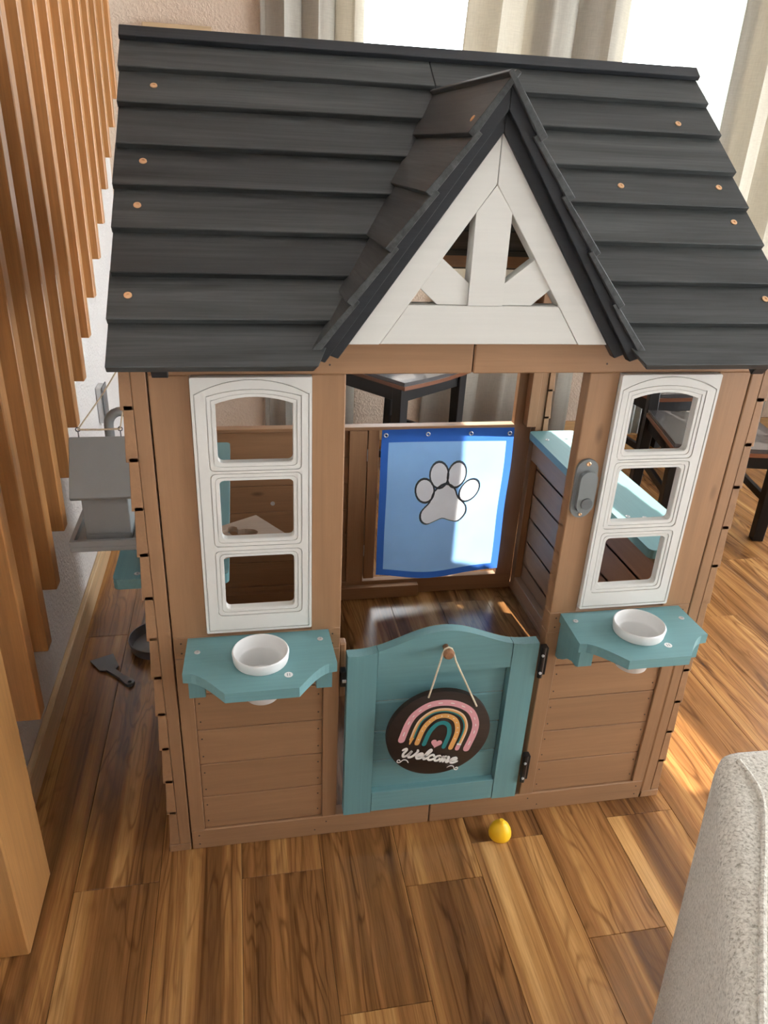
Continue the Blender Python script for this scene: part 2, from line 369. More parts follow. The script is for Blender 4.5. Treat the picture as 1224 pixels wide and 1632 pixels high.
# white moulded window frames
def pane_loop(z0, z1, g=0.0, arch=False):
    x0, x1 = .300-g, .424+g; a, b = z0-g, z1+g
    if not arch: return rrect(x0, x1, a, b, .008, 3)
    rise = .0115; xc = (x0+x1)/2; hw = (x1-x0)/2; R = (hw*hw+rise*rise)/(2*rise); zc = b-R
    th = math.degrees(math.asin(hw/R))
    return arc(x0+.008, a+.008, .008, 180, 270, 3) + arc(x1-.008, a+.008, .008, 270, 360, 3) + arc(xc, zc, R, 90-th, 90+th, 10)
PANES = [(.617, .725, False), (.760, .871, False), (.903, 1.016, True)]
for s in (-1, 1):
    wf = empty('window_frame', (s*.365, 0, .567), PH); wf['label'] = 'white moulded plastic window frame'
    F = lambda lp: [(s*x, z) for x, z in lp]
    outer = rrect(.269, .461, .567, 1.049, .002, 1)
    plate('frame_plate', [F(outer)]+[F(pane_loop(a, b, .0, r)) for a, b, r in PANES], 'y', -.0062, .008, PLASTIC, wf)
    def archout(x0, x1, z0, zt, rise):
        xc = (x0+x1)/2; hw = (x1-x0)/2; R = (hw*hw+rise*rise)/(2*rise); th = math.degrees(math.asin(hw/R))
        return [(x0, z0), (x1, z0)] + arc(xc, zt-R, R, 90-th, 90+th, 12)
    full = rrect(.2692, .4608, .5672, 1.0488, .002, 1)
    # flat border, arched field and two rings round each pane, parted by narrow grooves
    plate('border', [F(full), F(archout(.2738, .4562, .5716, 1.0462, .0245))], 'y', -.0100, -.0062, PLASTIC, wf)
    plate('field', [F(archout(.2752, .4548, .5730, 1.0446, .0242))]+[F(pane_loop(a, b, .0140, r)) for a, b, r in PANES], 'y', -.0095, -.0062, PLASTIC, wf)
    for a, b, r in PANES:
        plate('moulding', [F(pane_loop(a, b, .0126, r)), F(pane_loop(a, b, .0070, r))], 'y', -.0086, -.0062, PLASTIC, wf)
        plate('moulding', [F(pane_loop(a, b, .0056, r)), F(pane_loop(a, b, .0006, r))], 'y', -.0076, -.0062, PLASTIC, wf)
# side walls: frame posts, lapped siding, counters
def side(s, P, oy0, oy1):
    def bx(name, xa, xb, ya, yb, za, zb, m): return box(name, (s*xa, ya, za), (s*xb, yb, zb), CEDAR[m], P, .0015)
    bx('frame_post', .5265, .550, .0, .032, .02, 1.085, 'z')
    bx('frame_post', .5265, .550, .935, .968, .02, 1.085, 'z')
    bx('frame_post', .5265, .550, oy0-.035, oy0, .56, 1.03, 'z')
    bx('frame_sill', .5265, .572, 0, .99, 0, .02, 'y'); bx('frame_rail', .5265, .550, .032, .935, .02, .06, 'y')
    bx('frame_rail', .5265, .550, .032, .935, .50, .56, 'y'); bx('frame_rail', .5265, .550, .032, .935, 1.03, 1.085, 'y')
    n = 12; h = 1.06/n
    for j in range(n):
        z0 = .022+h*j; z1 = z0+h+.008
        spans = [(0, .99)] if (z1 < .575 or z0 > 1.0) else [(0, oy0), (oy1, .99)]
        for a, b in spans:
            # lapped board: thick proud lower edge, thin upper edge tucked under the next
            c = []
            for y in (a, b): c += [[(s*.5505, y, z0), (s*.5700, y, z0), (s*.5650, y, z1), (s*.5505, y, z1)]]
            hexa('siding_board', c[0]+c[1], CEDAR['y'], P, .0008)
    # end triangle under the roof
    e0, e1 = (-.04, 1.085), (1.0, 1.085)
    m = 5
    for j in range(m):
        z0, z1 = 1.086+.088*j, 1.086+.088*(j+1)-.001
        f = lambda z: (-.03+(z-1.086)/.8545*1.02+.01, .99-(z-1.086)/.8545*1.02-.01)
        (a0, b0), (a1, b1) = f(z0), f(z1)
        if b1-a1 < .03: continue
        c = [[(s*x, a0, z0), (s*x, b0, z0), (s*x, b1, z1), (s*x, a1, z1)] for x in (.53, .545)]
        hexa('gable_board', c[0]+c[1], CEDAR['y'], P, .0008)
side(-1, LW, .145, .90); side(1, RW, .12, .93)
# rear wall
def bxr(name, xa, xb, ya, yb, za, zb, m): return box(name, (xa, ya, za), (xb, yb, zb), CEDAR[m], BW, .0015)
bxr('sill', -.526, .526, .966, .992, 0, .058, 'x'); bxr('floor_rail', -.526, .186, .944, .966, .0, .045, 'x')
bxr('top_beam', -.526, .526, .966, .992, 1.088, 1.145, 'x'); bxr('post', -.526, -.47, .966, .992, .058, 1.088, 'z')
bxr('post', .467, .526, .966, .992, .058, 1.088, 'z'); bxr('post', -.062, -.006, .962, .992, .058, .6, 'z')
bxr('door_stile', -.003, .032, .962, .985, .07, .602, 'z'); bxr('top_ledge', -.47, .467, .958, .992, .602, .613, 'x')
for j in range(6):
    z0 = .058+.0905*j; bxr('siding_board', -.47, -.062, .972, .986, z0+.0006, z0+.09, 'x')
for zz in (.18, .52): box('hinge', (-.0055, .9585, zz-.02), (-.0035, .962, zz+.02), STEEL, BW, 0)
screw((-.30, .971, .36), (0, -1, 0), .007, STEEL, BW)
bxr('corner_trim', .495, .526, .93, .966, .613, 1.088, 'z')
# counters on both side walls
def counter(s, x0, x1, y0, y1, P):
    lp = rrect(min(s*x0, s*x1), max(s*x0, s*x1), y0, y1, .014, 4)
    o = prism('counter', lp, 'z', .578, .600, TEAL['y'], P); o['label'] = 'teal painted counter shelf'; return o
counter(-1, .421, .645, .145, .89, LW); counter(1, .505, .655, .15, .93, RW)
for x, y in ((.535, .32), (.575, .31), (.535, .85), (.60, .86), (.60, .20)): screw((x, y, .6003), (0, 0, 1), .006, STEEL, RW)
screw((-.60, .165, .6003), (0, 0, 1), .006, STEEL, LW)
# toy sink and gooseneck tap on the left counter
bm = bmesh.new(); bm_lathe(bm, [(.072, .0008), (.078, .005), (.072, .007), (.066, .0055), (.060, .0014), (0, .0008)], (-.525, .62, .600), 28)
o = finish('sink', bm, GREYP, LW, True); o['label'] = 'shallow grey toy sink'
pts = [(-.665+.02, .30, .600), (-.655+.012, .30, .75), (-.643, .30, .84)] + [(-.618-.025*math.cos(math.radians(t)), .30, .865+.028*math.sin(math.radians(t))) for t in range(0, 181, 20)] + [(-.593, .30, .80)]
o = tube('faucet', pts, .0095, GREYP, LW, 12); o['label'] = 'grey gooseneck tap'

# main roof
E0 = Vector((0, -.0812, 1.0856)); R0 = Vector((0, .457, 1.5454)); SL = (E0-R0); XR = .571
def rp(t): return R0 + SL*t
NR = Vector((0, -SL.z*-1, 0)); NR = Vector((0, SL.z, -SL.y)).normalized()
if NR.z < 0: NR = -NR
TS = [-.008, .115, .24, .378, .506, .634, .758, .881, 1.0]
YM = .950  # mirror: y -> YM - y
def rboard(t0, t1, xa, xb, back=False):
    a = rp(t0-.02) - NR*.012; b = rp(t1)
    c = []
    for x in (xa, xb):
        q = [a, b, b-NR*.014, a-NR*.006]
        def cut(p):     # the boards stop where the little gable roof cuts into them
            if back or abs(x) > .1: return x
            return math.copysign(max(.0006, .274*(1.49-p.z)/.385-.022), x)
        q = [Vector((cut(p), (YM-p.y) if back else p.y, p.z)) for p in q]; c.append(q)
    return hexa('roof_board', c[0]+c[1], ROOFM['x'], RF, .0012)
for k in range(8):
    for (xa, xb) in ((-XR, -.0006), (.0006, XR)):
        d = .004*((k*7) % 3-1)*0.35
        rboard(TS[k], TS[k+1], xa+(d if xa < -.1 else 0), xb+(d if xb > .1 else 0))
        rboard(TS[k], TS[k+1], xa, xb, True)
rt = rp(-.055)
for sgn in (1, -1):   # ridge cap boards
    c = []
    for x in (-XR-.002, XR+.002):
        p0 = Vector((x, YM/2, 1.562)); d = Vector((0, -sgn*SL.y*-1, SL.z)); d = Vector((0, SL.y, SL.z)).normalized()
        if sgn < 0: d.y = -d.y
        n = Vector((0, NR.y*sgn, NR.z)); p1 = p0 + d*.028
        c.append([p0, p1, p1-n*.010, p0-Vector((0, 0, .014))])
    hexa('ridge_cap', c[0]+c[1], ROOFD, RF, .001)
for x in (-.50, .50, 0):
    for bk in ((1,) if x == 0 else (0, 1)):
        a, b = rp(0), rp(.985)
        c = []
        for xx in (x-.012, x+.012):
            q = [a-NR*.022, b-NR*.022, b-NR*.045, a-NR*.045]; c.append([Vector((xx, (YM-p.y) if bk else p.y, p.z)) for p in q])
        hexa('rafter', c[0]+c[1], ROOFD, RF, .001)
for x, t, sgn in ((-.511, .172, 1), (-.526, .425, 1), (-.533, .562, 1), (-.543, .815, 1), (.485, .20, 1), (.525, .43, 1), (.322, .44, 1), (.530, .55, 1), (.535, .80, 1)):
    fr = 0
    for k in range(8):
        if TS[k] <= t < TS[k+1]: fr = (t-TS[k]+.02)/(TS[k+1]-TS[k]+.02)
    p = rp(t) - NR*(.012*(1-fr)-.0012); screw((x, p.y, p.z), NR, .0062, BRASS, RF)
# front gable and its little roof
GA = Vector((0, 1.490)); GE = Vector((.274, 1.105)); gd = (GE-GA); gl = gd.length; gu = gd/gl; gn = Vector((-gu.y, gu.x)); 
if gn.y < 0: gn = -gn
def mainy(z): return -.0812 + (z-1.0856)/.8545
steps = [-.0, .102, .197, .2915, .386, .480]
for s in (-1, 1):
    for k in range(5):
        a = GA + gu*max(steps[k]-.012, 0) - gn*(.010 if k else .004); b = GA + gu*steps[k+1]
        th = .012
        def P(q, y): return Vector((s*q.x, y, q.y))
        yf = -.056 + random.uniform(-.003, .003)
        c0 = [P(a, yf), P(b, yf), P(b-gn*th, yf), P(a-gn*.008, yf)]
        c1 = [P(a, mainy(a.y)+.02), P(b, max(mainy(b.y)+.02, yf+.02)), P(b-gn*th, max(mainy(b.y-.008)+.02, yf+.02)), P(a-gn*.008, mainy(a.y-.005)+.02)]
        hexa('gable_shingle', c0+c1, ROOFM['y'], GB, .001)
    # black rake fascia under the shingles (two stacked boards)
    for (na, nb, ya, yb, e) in ((.010, .030, -.050, -.034, .485), (.022, .046, -.038, -.020, .470)):
        a0 = GA - gn*na; a1 = GA - gn*nb
        # cut at the centre line
        p0 = a0 + gu*(-a0.x/gu.x); p1 = a1 + gu*(-a1.x/gu.x); q0 = a0 + gu*e; q1 = a1 + gu*(e-.006)
        c0 = [P(p, ya) for p in (p0, q0, q1, p1)]; c1 = [P(p, yb) for p in (p0, q0, q1, p1)]
        hexa('rake_fascia', c0+c1, ROOFD, GB, .001)
    o = prism('rake_board', [(s*.237, 1.106), (s*.0005, 1.4265), (s*.0005, 1.342), (s*.1665, 1.106)], 'y', -.031, 0, WHITE, GB, .001)
    br = [(.077, 1.168), (.113, 1.199), (.084, 1.245), (.0285, 1.2005), (.0285, 1.168)]
    prism('brace', [(s*x, z) for x, z in br], 'y', -.027, -.004, WHITE, GB, .001)
    qs = GA + gu*.078 - gn*.0005; screw((s*qs.x, -.025, qs.y), (s*gn.x, 0, gn.y), .005, BRASS, GB)
prism('tie_board', [(-.1655, 1.1065), (.1655, 1.1065), (.1235, 1.167), (-.1235, 1.167)], 'y', -.030, 0, WHITE, GB, .001)
prism('king_post', [(-.028, 1.1675), (.028, 1.1675), (.028, 1.303), (.0, 1.341), (-.028, 1.303)], 'y', -.031, 0, WHITE, GB, .0012)

# gate
gy = -.014
def topz(x):
    t = max(-1, min(1, (x+.006)/.175)); return .4935 + .046*(.5+.5*math.cos(math.pi*t))
for s, x0, x1 in ((-1, -.199, -.1395), (1, .1395, .195)):
    xs = [x0+(x1-x0)*i/6 for i in range(7)]
    prism('stile', [(x0, .068), (x1, .068)] + [(x, topz(x)) for x in reversed(xs)], 'y', gy, gy+.024, TEAL['z'], GT, .001)
xs = [-.1384+.2768*i/24 for i in range(25)]
prism('top_rail', [(-.1384, .4375), (.1384, .4375)] + [(x, topz(x)) for x in reversed(xs)], 'y', gy+.001, gy+.023, TEAL['x'], GT, .001)
prism('bottom_rail', [(-.1384, .0695), (.1384, .0695), (.1384, .125), (-.1384, .125)], 'y', gy+.001, gy+.023, TEAL['x'], GT, .001)
for j in range(4):
    z0 = .120+.0805*j; box('panel_board', (-.1385, gy+.0165, z0+.0009), (.1385, gy+.0235, z0+.0805-.0009), TEAL['x'], GT, .0028)
def hinge(x, z, sx):
    h = empty('hinge', (x, gy, z), GT); h['label'] = 'black metal hinge'
    tube('barrel', [(x, gy-.004, z-.038), (x, gy-.004, z+.038)], .0055, BLACKM, h, 10)
    box('leaf', (x-.001, gy-.004, z-.034), (x+sx*.012, gy+.012, z+.034), BLACKM, h, .001)
    for d in (-.024, .02): screw((x-.002, gy-.0105, z+d), (0, -1, 0), .003, STEEL, h)
hinge(.2035, .448, 1); hinge(.2045, .155, 1)
box('latch', (-.211, -.006, .415), (-.2, .012, .452), BLACKM, GT, .001); box('latch_pin', (-.208, -.010, .428), (-.2, -.006, .434), STEEL, GT, .0005)
box('stop_block', (-.2125, .012, .375), (-.1985, .034, .508), CEDAR['z'], FW, .003)
bm = bmesh.new(); bm_lathe(bm, [(0, gy+.002), (.006, gy+.002), (.0062, gy-.012), (.0105, gy-.018), (.0115, gy-.026), (.008, gy-.031), (0, gy-.032)], (-.004, 0, .502), 20, 'y')
o = finish('knob', bm, wood('knob_wood', (.27, .13, .065, 1), 'y', .2), GT, True); o['label'] = 'round brown wooden knob'

# planter shelves
for s in (-1, 1):
    pl = empty('planter_shelf', (s*.366, -.06, .5), PH); pl['label'] = 'teal planter shelf with scalloped front corners'
    x0, x1 = .236, .497
    prof = [(x0, 0), (x0-.004, -.104)] + [(.2385+.0655*(t/8), -.104-.061*(1-math.cos(t/8*math.pi/2))**.9) for t in range(1, 9)]
    prof += [(x0+x1-x, y) for x, y in reversed(prof)]
    hole = [(.366+.044*math.cos(2*math.pi*k/24), -.078+.044*math.sin(2*math.pi*k/24)) for k in range(24)]
    plate('shelf_top', [[(s*x, y) for x, y in prof], [(s*x, y) for x, y in hole]], 'z', .533, .553, TEAL['x'], pl)
    for xa, xb in ((.240, .268), (.465, .493)):
        pr = [(0, .532), (-.098, .532), (-.098, .494), (-.088, .488), (-.07, .487), (-.05, .478), (-.032, .462), (-.012, .449), (0, .448)]
        prism('bracket', pr, 'x', s*xa, s*xb, TEAL['z'], pl, .001)
    for x, y in ((.255, -.03), (.478, -.045)): screw((s*x, y, .5533), (0, 0, 1), .0055, STEEL, pl)
    sx = -.320 if s < 0 else .402
    bm = bmesh.new(); bm_lathe(bm, [(0, 0), (.0075, 0), (.0075, .0005), (0, .0005)], (sx, -.128 if s < 0 else -.128, .553), 16); st = finish('sticker', bm, POTM, pl)
    st['label'] = 'small round white number sticker'
    for d in (-.002, .002): box('digit', (sx+d-.0006, -.1315, .5534), (sx+d+.0006, -.1245, .5537), GREYD, st, 0)
# doorbell
DB = empty('doorbell', (.235, 0, .833), PH); DB['label'] = 'grey plastic doorbell with round button'
def capsule(w, h, cx, cz): r = w/2; return arc(cx, cz+h/2-r, r, 0, 180, 10)+arc(cx, cz-h/2+r, r, 180, 360, 10)
BELLG = plain('doorbell_grey', (.19, .20, .198, 1), .4, var=.02)
prism('back_plate', capsule(.042, .118, .236, .832), 'y', -.006, 0, BELLG, DB, .001)
prism('housing', capsule(.034, .084, .238, .828), 'y', -.016, -.006, BELLG, DB, .002)
bm = bmesh.new(); bm_lathe(bm, [(0, -.016), (.0115, -.016), (.011, -.019), (0, -.0195)], (.240, 0, .806), 20, 'y'); finish('button', bm, plain('button_grey', (.12, .125, .125, 1), .4), DB, True)
screw((.236, -.0065, .882), (0, -1, 0), .0045, BRASS, DB); screw((.236, -.0065, .780), (0, -1, 0), .0035, BRASS, DB)

# ------------------------------------------------------------------ things on and around the house
def pot(cx, cy, label):
    p = tag(empty('plant_pot', (cx, cy, .47)), label, 'pot', 'white pots in the planter shelves')
    lathe('bowl', [(0, .4755), (.026, .4755), (.0285, .472), (.031, .474), (.038, .5), (.0425, .5528), (.0480, .5535), (.0488, .556), (.0505, .5705), (.0495, .5725), (.0470, .5725), (.0462, .569), (.0445, .556), (.0405, .552), (.0385, .548), (.034, .514), (0, .512)], (cx, cy, 0), POTM, p, 40)
    bm = bmesh.new(); bm_lathe(bm, [(.0470, 0), (.0483, .0010), (.0495, 0), (.0483, -.0008)], (cx, cy, .5725), 40); finish('rim', bm, POTM, p, True)
pot(-.366, -.078, 'empty round white pot set in the shelf below the window beside the birdhouse')
pot(.365, -.078, 'empty round white pot set in the shelf below the window beside the doorbell')

# birdhouse hanging from a cord
BC = empty('birdhouse', (-.648, .16, .665)); tag(BC, 'grey toy birdhouse with tray hanging by a cord beside the playhouse', 'birdhouse')
by = .20
bx0, bx1 = -.686, -.602
box('body', (bx0, .17, .690), (bx1, .245, .80), GREYP, BC, .0015)
hexa('gable_end', [(bx0, .17, .80), (bx1, .17, .80), (bx1, .245, .80), (bx0, .245, .80), (bx0, .205, .855), (bx1, .205, .855), (bx1, .21, .855), (bx0, .21, .855)], GREYP, BC, 0)
for nm, ya, yb in (('front', .148, .2075), ('rear', .267, .2075)):
    s = 1 if nm == 'front' else -1
    c = []
    for x in (-.700, -.590):
        c.append([(x, ya, .772), (x, ya-s*.006, .779), (x, yb, .876), (x, yb, .866)])
    hexa('roof_panel', c[0]+c[1], GREYP, BC, .0012)
bm = bmesh.new(); bm_box(bm, (-.713, .145, .665), (-.580, .305, .676)); bev(bm, .0015)
for lo, hi in (((-.713, .145, .676), (-.580, .153, .688)), ((-.713, .297, .676), (-.580, .305, .688)), ((-.713, .153, .676), (-.705, .297, .688)), ((-.588, .153, .676), (-.580, .297, .688))): bm_box(bm, lo, hi)
finish('tray', bm, GREYP, BC)
box('floor_block', (bx0, .17, .676), (bx1, .245, .690), GREYP, BC, 0)
for x in (-.682, -.607):
    tube('eye_screw', [(x, .2075, .872), (x, .2075, .886)] + [(x+.004*math.sin(t), .2075, .890-.004*math.cos(t)) for t in [i*.9 for i in range(8)]], .0012, GREYD, BC, 6)
tube('cord', [(-.682, .2075, .890), (-.645, .2073, .889), (-.607, .2075, .890)], .0018, ROPE, BC, 6)
tube('cord', [(-.682, .2075, .890), (-.632, .207, .955), (-.578, .206, 1.035)], .0015, ROPE, BC, 6)
tube('cord', [(-.607, .2075, .890), (-.595, .207, .94), (-.578, .206, 1.035)], .0015, ROPE, BC, 6)

# puzzle board with duck cut-outs on the left counter
A = Vector((-.597, .232)); U = Vector((.845, .535)).normalized(); V = Vector((.535, -.845)).normalized()
def duck(cx, cy, k, a):
    pts = [(-.055, .012), (-.030, .020), (-.022, .032), (-.008, .034), (.002, .024), (.002, .010), (.020, .008), (.045, -.006), (.050, -.024), (.036, -.040), (.008, -.044), (-.016, -.034), (-.024, -.012), (-.030, .002), (-.048, .003)]
    c, s = math.cos(a), math.sin(a); return [(cx+k*(x*c-y*s), cy+k*(x*s+y*c)) for x, y in crom(pts, 3, True)]
def PB(u, v): p = A + U*u + V*v; return (p.x, p.y)
lp = [PB(0, 0), PB(.28, 0), PB(.28, .120), PB(.03, .105)]
d1 = PB(.205, .043); d2 = PB(.100, .052)
ob = plate('puzzle_board', [lp, duck(d1[0], d1[1], .78, .25), duck(d2[0], d2[1], .78, .25)], 'z', .6005, .6135, wood('pale_plywood', (.46, .34, .25, 1), 'x', .1), None)
tag(ob, 'pale wooden puzzle board with duck-shaped cut-outs lying on the teal counter', 'board')

# toy spatula and pan on the floor
SP = tag(empty('toy_spatula', (-.78, .65, 0)), 'small grey plastic toy spatula lying on the floor', 'spatula')
prism('blade', [(-.846, .695), (-.785, .722), (-.762, .662), (-.772, .640), (-.812, .646)], 'z', .004, .008, GREYD, SP, .001)
d = Vector((-.716, .575)) - Vector((-.790, .655)); d.normalize(); n = Vector((-d.y, d.x)); a = Vector((-.787, .652)); b = a + d*.098
lpH = [tuple(a+n*.010), tuple(a-n*.010), tuple(a+d*.06-n*.008), tuple(b-d*.004-n*.0125)] + [tuple(b+d*.010*math.sin(t)-n*.0125*math.cos(t)) for t in (.5, 1.1, 1.57, 2.1, 2.7)] + [tuple(b-d*.004+n*.0125), tuple(a+d*.06+n*.008)]
hl = [tuple(b-d*.002+.0055*(d*math.cos(t)+n*math.sin(t))) for t in [i*math.pi/5 for i in range(10)]]
plate('handle', [lpH, hl], 'z', .0005, .010, GREYD, SP)
PN = lathe('toy_pan', [(0, .001), (.070, .001), (.076, .004), (.0815, .032), (.0815, .035), (.079, .036), (.077, .033), (.071, .007), (0, .006)], (-.662, .757, 0), GREYD, None, 40)
tag(PN, 'round dark grey toy pan on the floor beside the playhouse wall', 'pan')
# toy lemon half
YEL = plain('yellow_plastic', (.92, .52, .02, 1), .42, spec=.3, var=.02)
LM = lathe('toy_lemon', [(0, .0002), (.0225, .0002), (.0245, .002), (.0255, .007), (.0250, .014), (.0230, .022), (.0190, .030), (.0130, .0365), (.0085, .0395), (.0070, .0420), (.0065, .0455), (.0045, .0480), (0, .0485)], (.152, -.058, 0), YEL, None, 32)
tag(LM, 'yellow plastic toy lemon half standing on the floor before the gate', 'toy')

# ------------------------------------------------------------------ welcome sign
SG = empty('welcome_sign', (-.007, -.035, .185)); tag(SG, 'round dark brown welcome sign with rainbow hanging on the gate knob', 'sign')
sc, ss = math.cos(math.radians(-16)), math.sin(math.radians(-16))
def SP2(x, z): return (-.007 + sc*x - ss*z, .296 + ss*x + sc*z)
SY = -.0355
bm = bmesh.new(); bm_lathe(bm, [(0, -.0215), (.109, -.0215), (.1105, -.0225), (.1105, SY+.001), (.109, SY), (0, SY)], (-.007, 0, .296), 64, 'y')
finish('disc', bm, wood('dark_brown_sign', (.030, .019, .014, 1), 'x', .25, .5, .35, False), SG, True)
def paint(name, c): return plain(name, c, .55, var=.02)
PINK = paint('sign_pink', lin(222, 160, 165)); SORG = paint('sign_orange', lin(226, 166, 96)); STEAL = paint('sign_teal', lin(38, 128, 130)); SWHT = paint('sign_white', lin(236, 232, 226)); SNAVY = paint('sign_cream', lin(240, 205, 170))
def ribbon(name, pts, w, mat, parent, lift=.0006, n=8, round_=True, taper=None):
    P = crom(pts, n); bm = bmesh.new(); L = []; Rr = []
    for i, p in enumerate(P):
        d = Vector(P[min(i+1, len(P)-1)]) - Vector(P[max(i-1, 0)]); d.normalize(); nn = Vector((-d.y, d.x)); ww = w/2 * (taper(i/(len(P)-1)) if taper else 1)
        L.append(Vector(p)+nn*ww); Rr.append(Vector(p)-nn*ww)
    y0, y1 = SY-lift, SY+.0004
    V = lambda q, y: bm.verts.new((SP2(q.x, q.y)[0], y, SP2(q.x, q.y)[1]))
    La = [V(q, y0) for q in L]; Ra = [V(q, y0) for q in Rr]; Lb = [V(q, y1) for q in L]; Rb = [V(q, y1) for q in Rr]
    for i in range(len(P)-1):
        bm.faces.new([La[i], La[i+1], Ra[i+1], Ra[i]]); bm.faces.new([La[i], La[i+1], Lb[i+1], Lb[i]]); bm.faces.new([Ra[i], Ra[i+1], Rb[i+1], Rb[i]])
    if round_:
        for e in (0, -1):
            c = Vector(P[e]); ww = (L[e]-Rr[e]).length/2; vs = [V(c+ww*Vector((math.cos(t), math.sin(t))), y0-.00002) for t in [k*math.pi/6 for k in range(12)]]; bm.faces.new(vs)
    else:
        bm.faces.new([La[0], Ra[0], Rb[0], Lb[0]]); bm.faces.new([La[-1], Ra[-1], Rb[-1], Lb[-1]])
    return finish(name, bm, mat, parent)
def arch(h, z0, zt): # half width, foot, crown
    return [(-h, z0), (-h*1.0, z0+(zt-z0)*.42), (-h*.88, z0+(zt-z0)*.68), (-h*.55, z0+(zt-z0)*.91), (0, zt), (h*.55, z0+(zt-z0)*.91), (h*.88, z0+(zt-z0)*.68), (h, z0+(zt-z0)*.42), (h, z0)]
ribbon('rainbow_arc', arch(.0742, -.028, .083), .0145, PINK, SG)
dash = crom(arch(.0742, -.028, .083), 10)
for i in range(3, len(dash)-4, 6): ribbon('dash', [dash[i], dash[i+1], dash[i+2]], .0016, SWHT, SG, .0009, 2, False)
ribbon('rainbow_arc', arch(.0565, -.024, .0675), .0030, SNAVY, SG); ribbon('rainbow_arc', arch(.0532, -.020, .0640), .0034, SORG, SG); ribbon('rainbow_arc', arch(.0498, -.018, .0605), .0028, STEAL, SG)
ribbon('pencil_tip', [(-.0535, -.018), (-.0535, -.036)], .0085, SORG, SG, .0009, 3, False, lambda t: 1-.75*t)
ribbon('pencil_eraser', [(.0535, -.022), (.0535, -.031)], .0095, PINK, SG, .0009, 3); ribbon('pencil_band', [(.0535, -.0165), (.0535, -.0205)], .0095, SWHT, SG, .0010, 2, False)
A3 = arch(.0385, -.031, .0495); ribbon('rainbow_arc', A3, .0105, SORG, SG); dots = crom(A3, 8)
for i in range(3, len(dots)-2, 5): ribbon('dot', [(dots[i][0]-.0007, dots[i][1]), (dots[i][0]+.0007, dots[i][1])], .0018, SWHT, SG, .0009, 2)
ribbon('rainbow_arc', arch(.0225, -.031, .0310), .0095, STEAL, SG)
def flat(name, lp, mat, parent, lift=.0008):
    bm = bmesh.new(); A = [bm.verts.new((SP2(x, z)[0], SY-lift, SP2(x, z)[1])) for x, z in lp]; B = [bm.verts.new((SP2(x, z)[0], SY+.0004, SP2(x, z)[1])) for x, z in lp]
    bm.faces.new(A)
    for i in range(len(lp)): bm.faces.new([A[i], A[(i+1) % len(lp)], B[(i+1) % len(lp)], B[i]])
    return finish(name, bm, mat, parent)
flat('heart', [(.003+.0125*.06*16*math.sin(t)**3, -.0245+.0125*.06*(13*math.cos(t)-5*math.cos(2*t)-2*math.cos(3*t)-math.cos(4*t))) for t in [i*math.pi/14 for i in range(28)]], PINK, SG)
# brush lettering: strokes in letter units (x-height 1)
LET = {
 'W': ([[(-.1, 1.15), (.15, 1.45), (.3, 1.2), (.22, .5), (.42, .02), (.75, .35), (.95, 1.15), (.92, .45), (1.08, .02), (1.42, .35), (1.62, 1.2), (1.5, 1.5)]], 1.72),
 'e': ([[(.05, .42), (.45, .52), (.68, .78), (.5, 1.0), (.22, .8), (.12, .4), (.32, .03), (.62, .08), (.92, .42)]], .84),
 'l': ([[(-.02, .4), (.35, .9), (.52, 1.6), (.36, 1.85), (.2, 1.4), (.16, .5), (.32, .03), (.62, .35)]], .56),
 'c': ([[(.66, .82), (.45, 1.0), (.18, .75), (.12, .35), (.34, .03), (.62, .1), (.88, .4)]], .80),
 'o': ([[(.45, 1.0), (.18, .75), (.14, .3), (.38, .02), (.66, .25), (.68, .7), (.45, 1.0), (.6, .75), (.95, .8)]], .86),
 'm': ([[(.05, .95), (.16, .6), (.1, .02)], [(.13, .55), (.32, .95), (.48, .8), (.42, .02)], [(.44, .55), (.64, .95), (.82, .8), (.76, .2), (.9, .02), (1.12, .35)]], 1.06),
}
xcur = -.0635; hz = .0150; base = -.0705
for ch in 'Welcome':
    st, adv = LET[ch]
    for s_ in st:
        pp = [(xcur + (x+.16*z)*.0190, base + z*hz + 0.0) for x, z in s_]
        bmname = 'letter_stroke'; ribbon(bmname, pp, .0050, SWHT, SG, .0008, 8, True)
    xcur += adv*.0190
def swirl(cx, cz, k):
    return [(cx+k*.002, cz+.001), (cx+k*-.001, cz+.0028), (cx-k*.004, cz+.0005), (cx-k*.0025, cz-.004), (cx+k*.003, cz-.0035), (cx+k*.0062, cz+.002), (cx+k*.010, cz+.0048), (cx+k*.016, cz+.004), (cx+k*.021, cz-.001)]
ribbon('flourish', swirl(-.0605, -.083, 1), .0018, SWHT, SG, .0008, 5); ribbon('flourish', swirl(.0715, -.0835, -1), .0018, SWHT, SG, .0008, 5)
l0 = SP2(-.0560, .0885); r0 = SP2(.0530, .0850); kc = (-.004, .502)
rp_ = [(l0[0], SY-.0012, l0[1]), (kc[0]-.016, SY-.004, kc[1]-.018), (kc[0]-.0108, -.0345, kc[1]+.000), (kc[0]-.007, -.033, kc[1]+.0085), (kc[0], -.032, kc[1]+.0118), (kc[0]+.007, -.033, kc[1]+.0085), (kc[0]+.0108, -.0345, kc[1]), (kc[0]+.016, SY-.004, kc[1]-.018), (r0[0], SY-.0012, r0[1])]
tube('rope', rp_, .0019, ROPE, SG, 8)

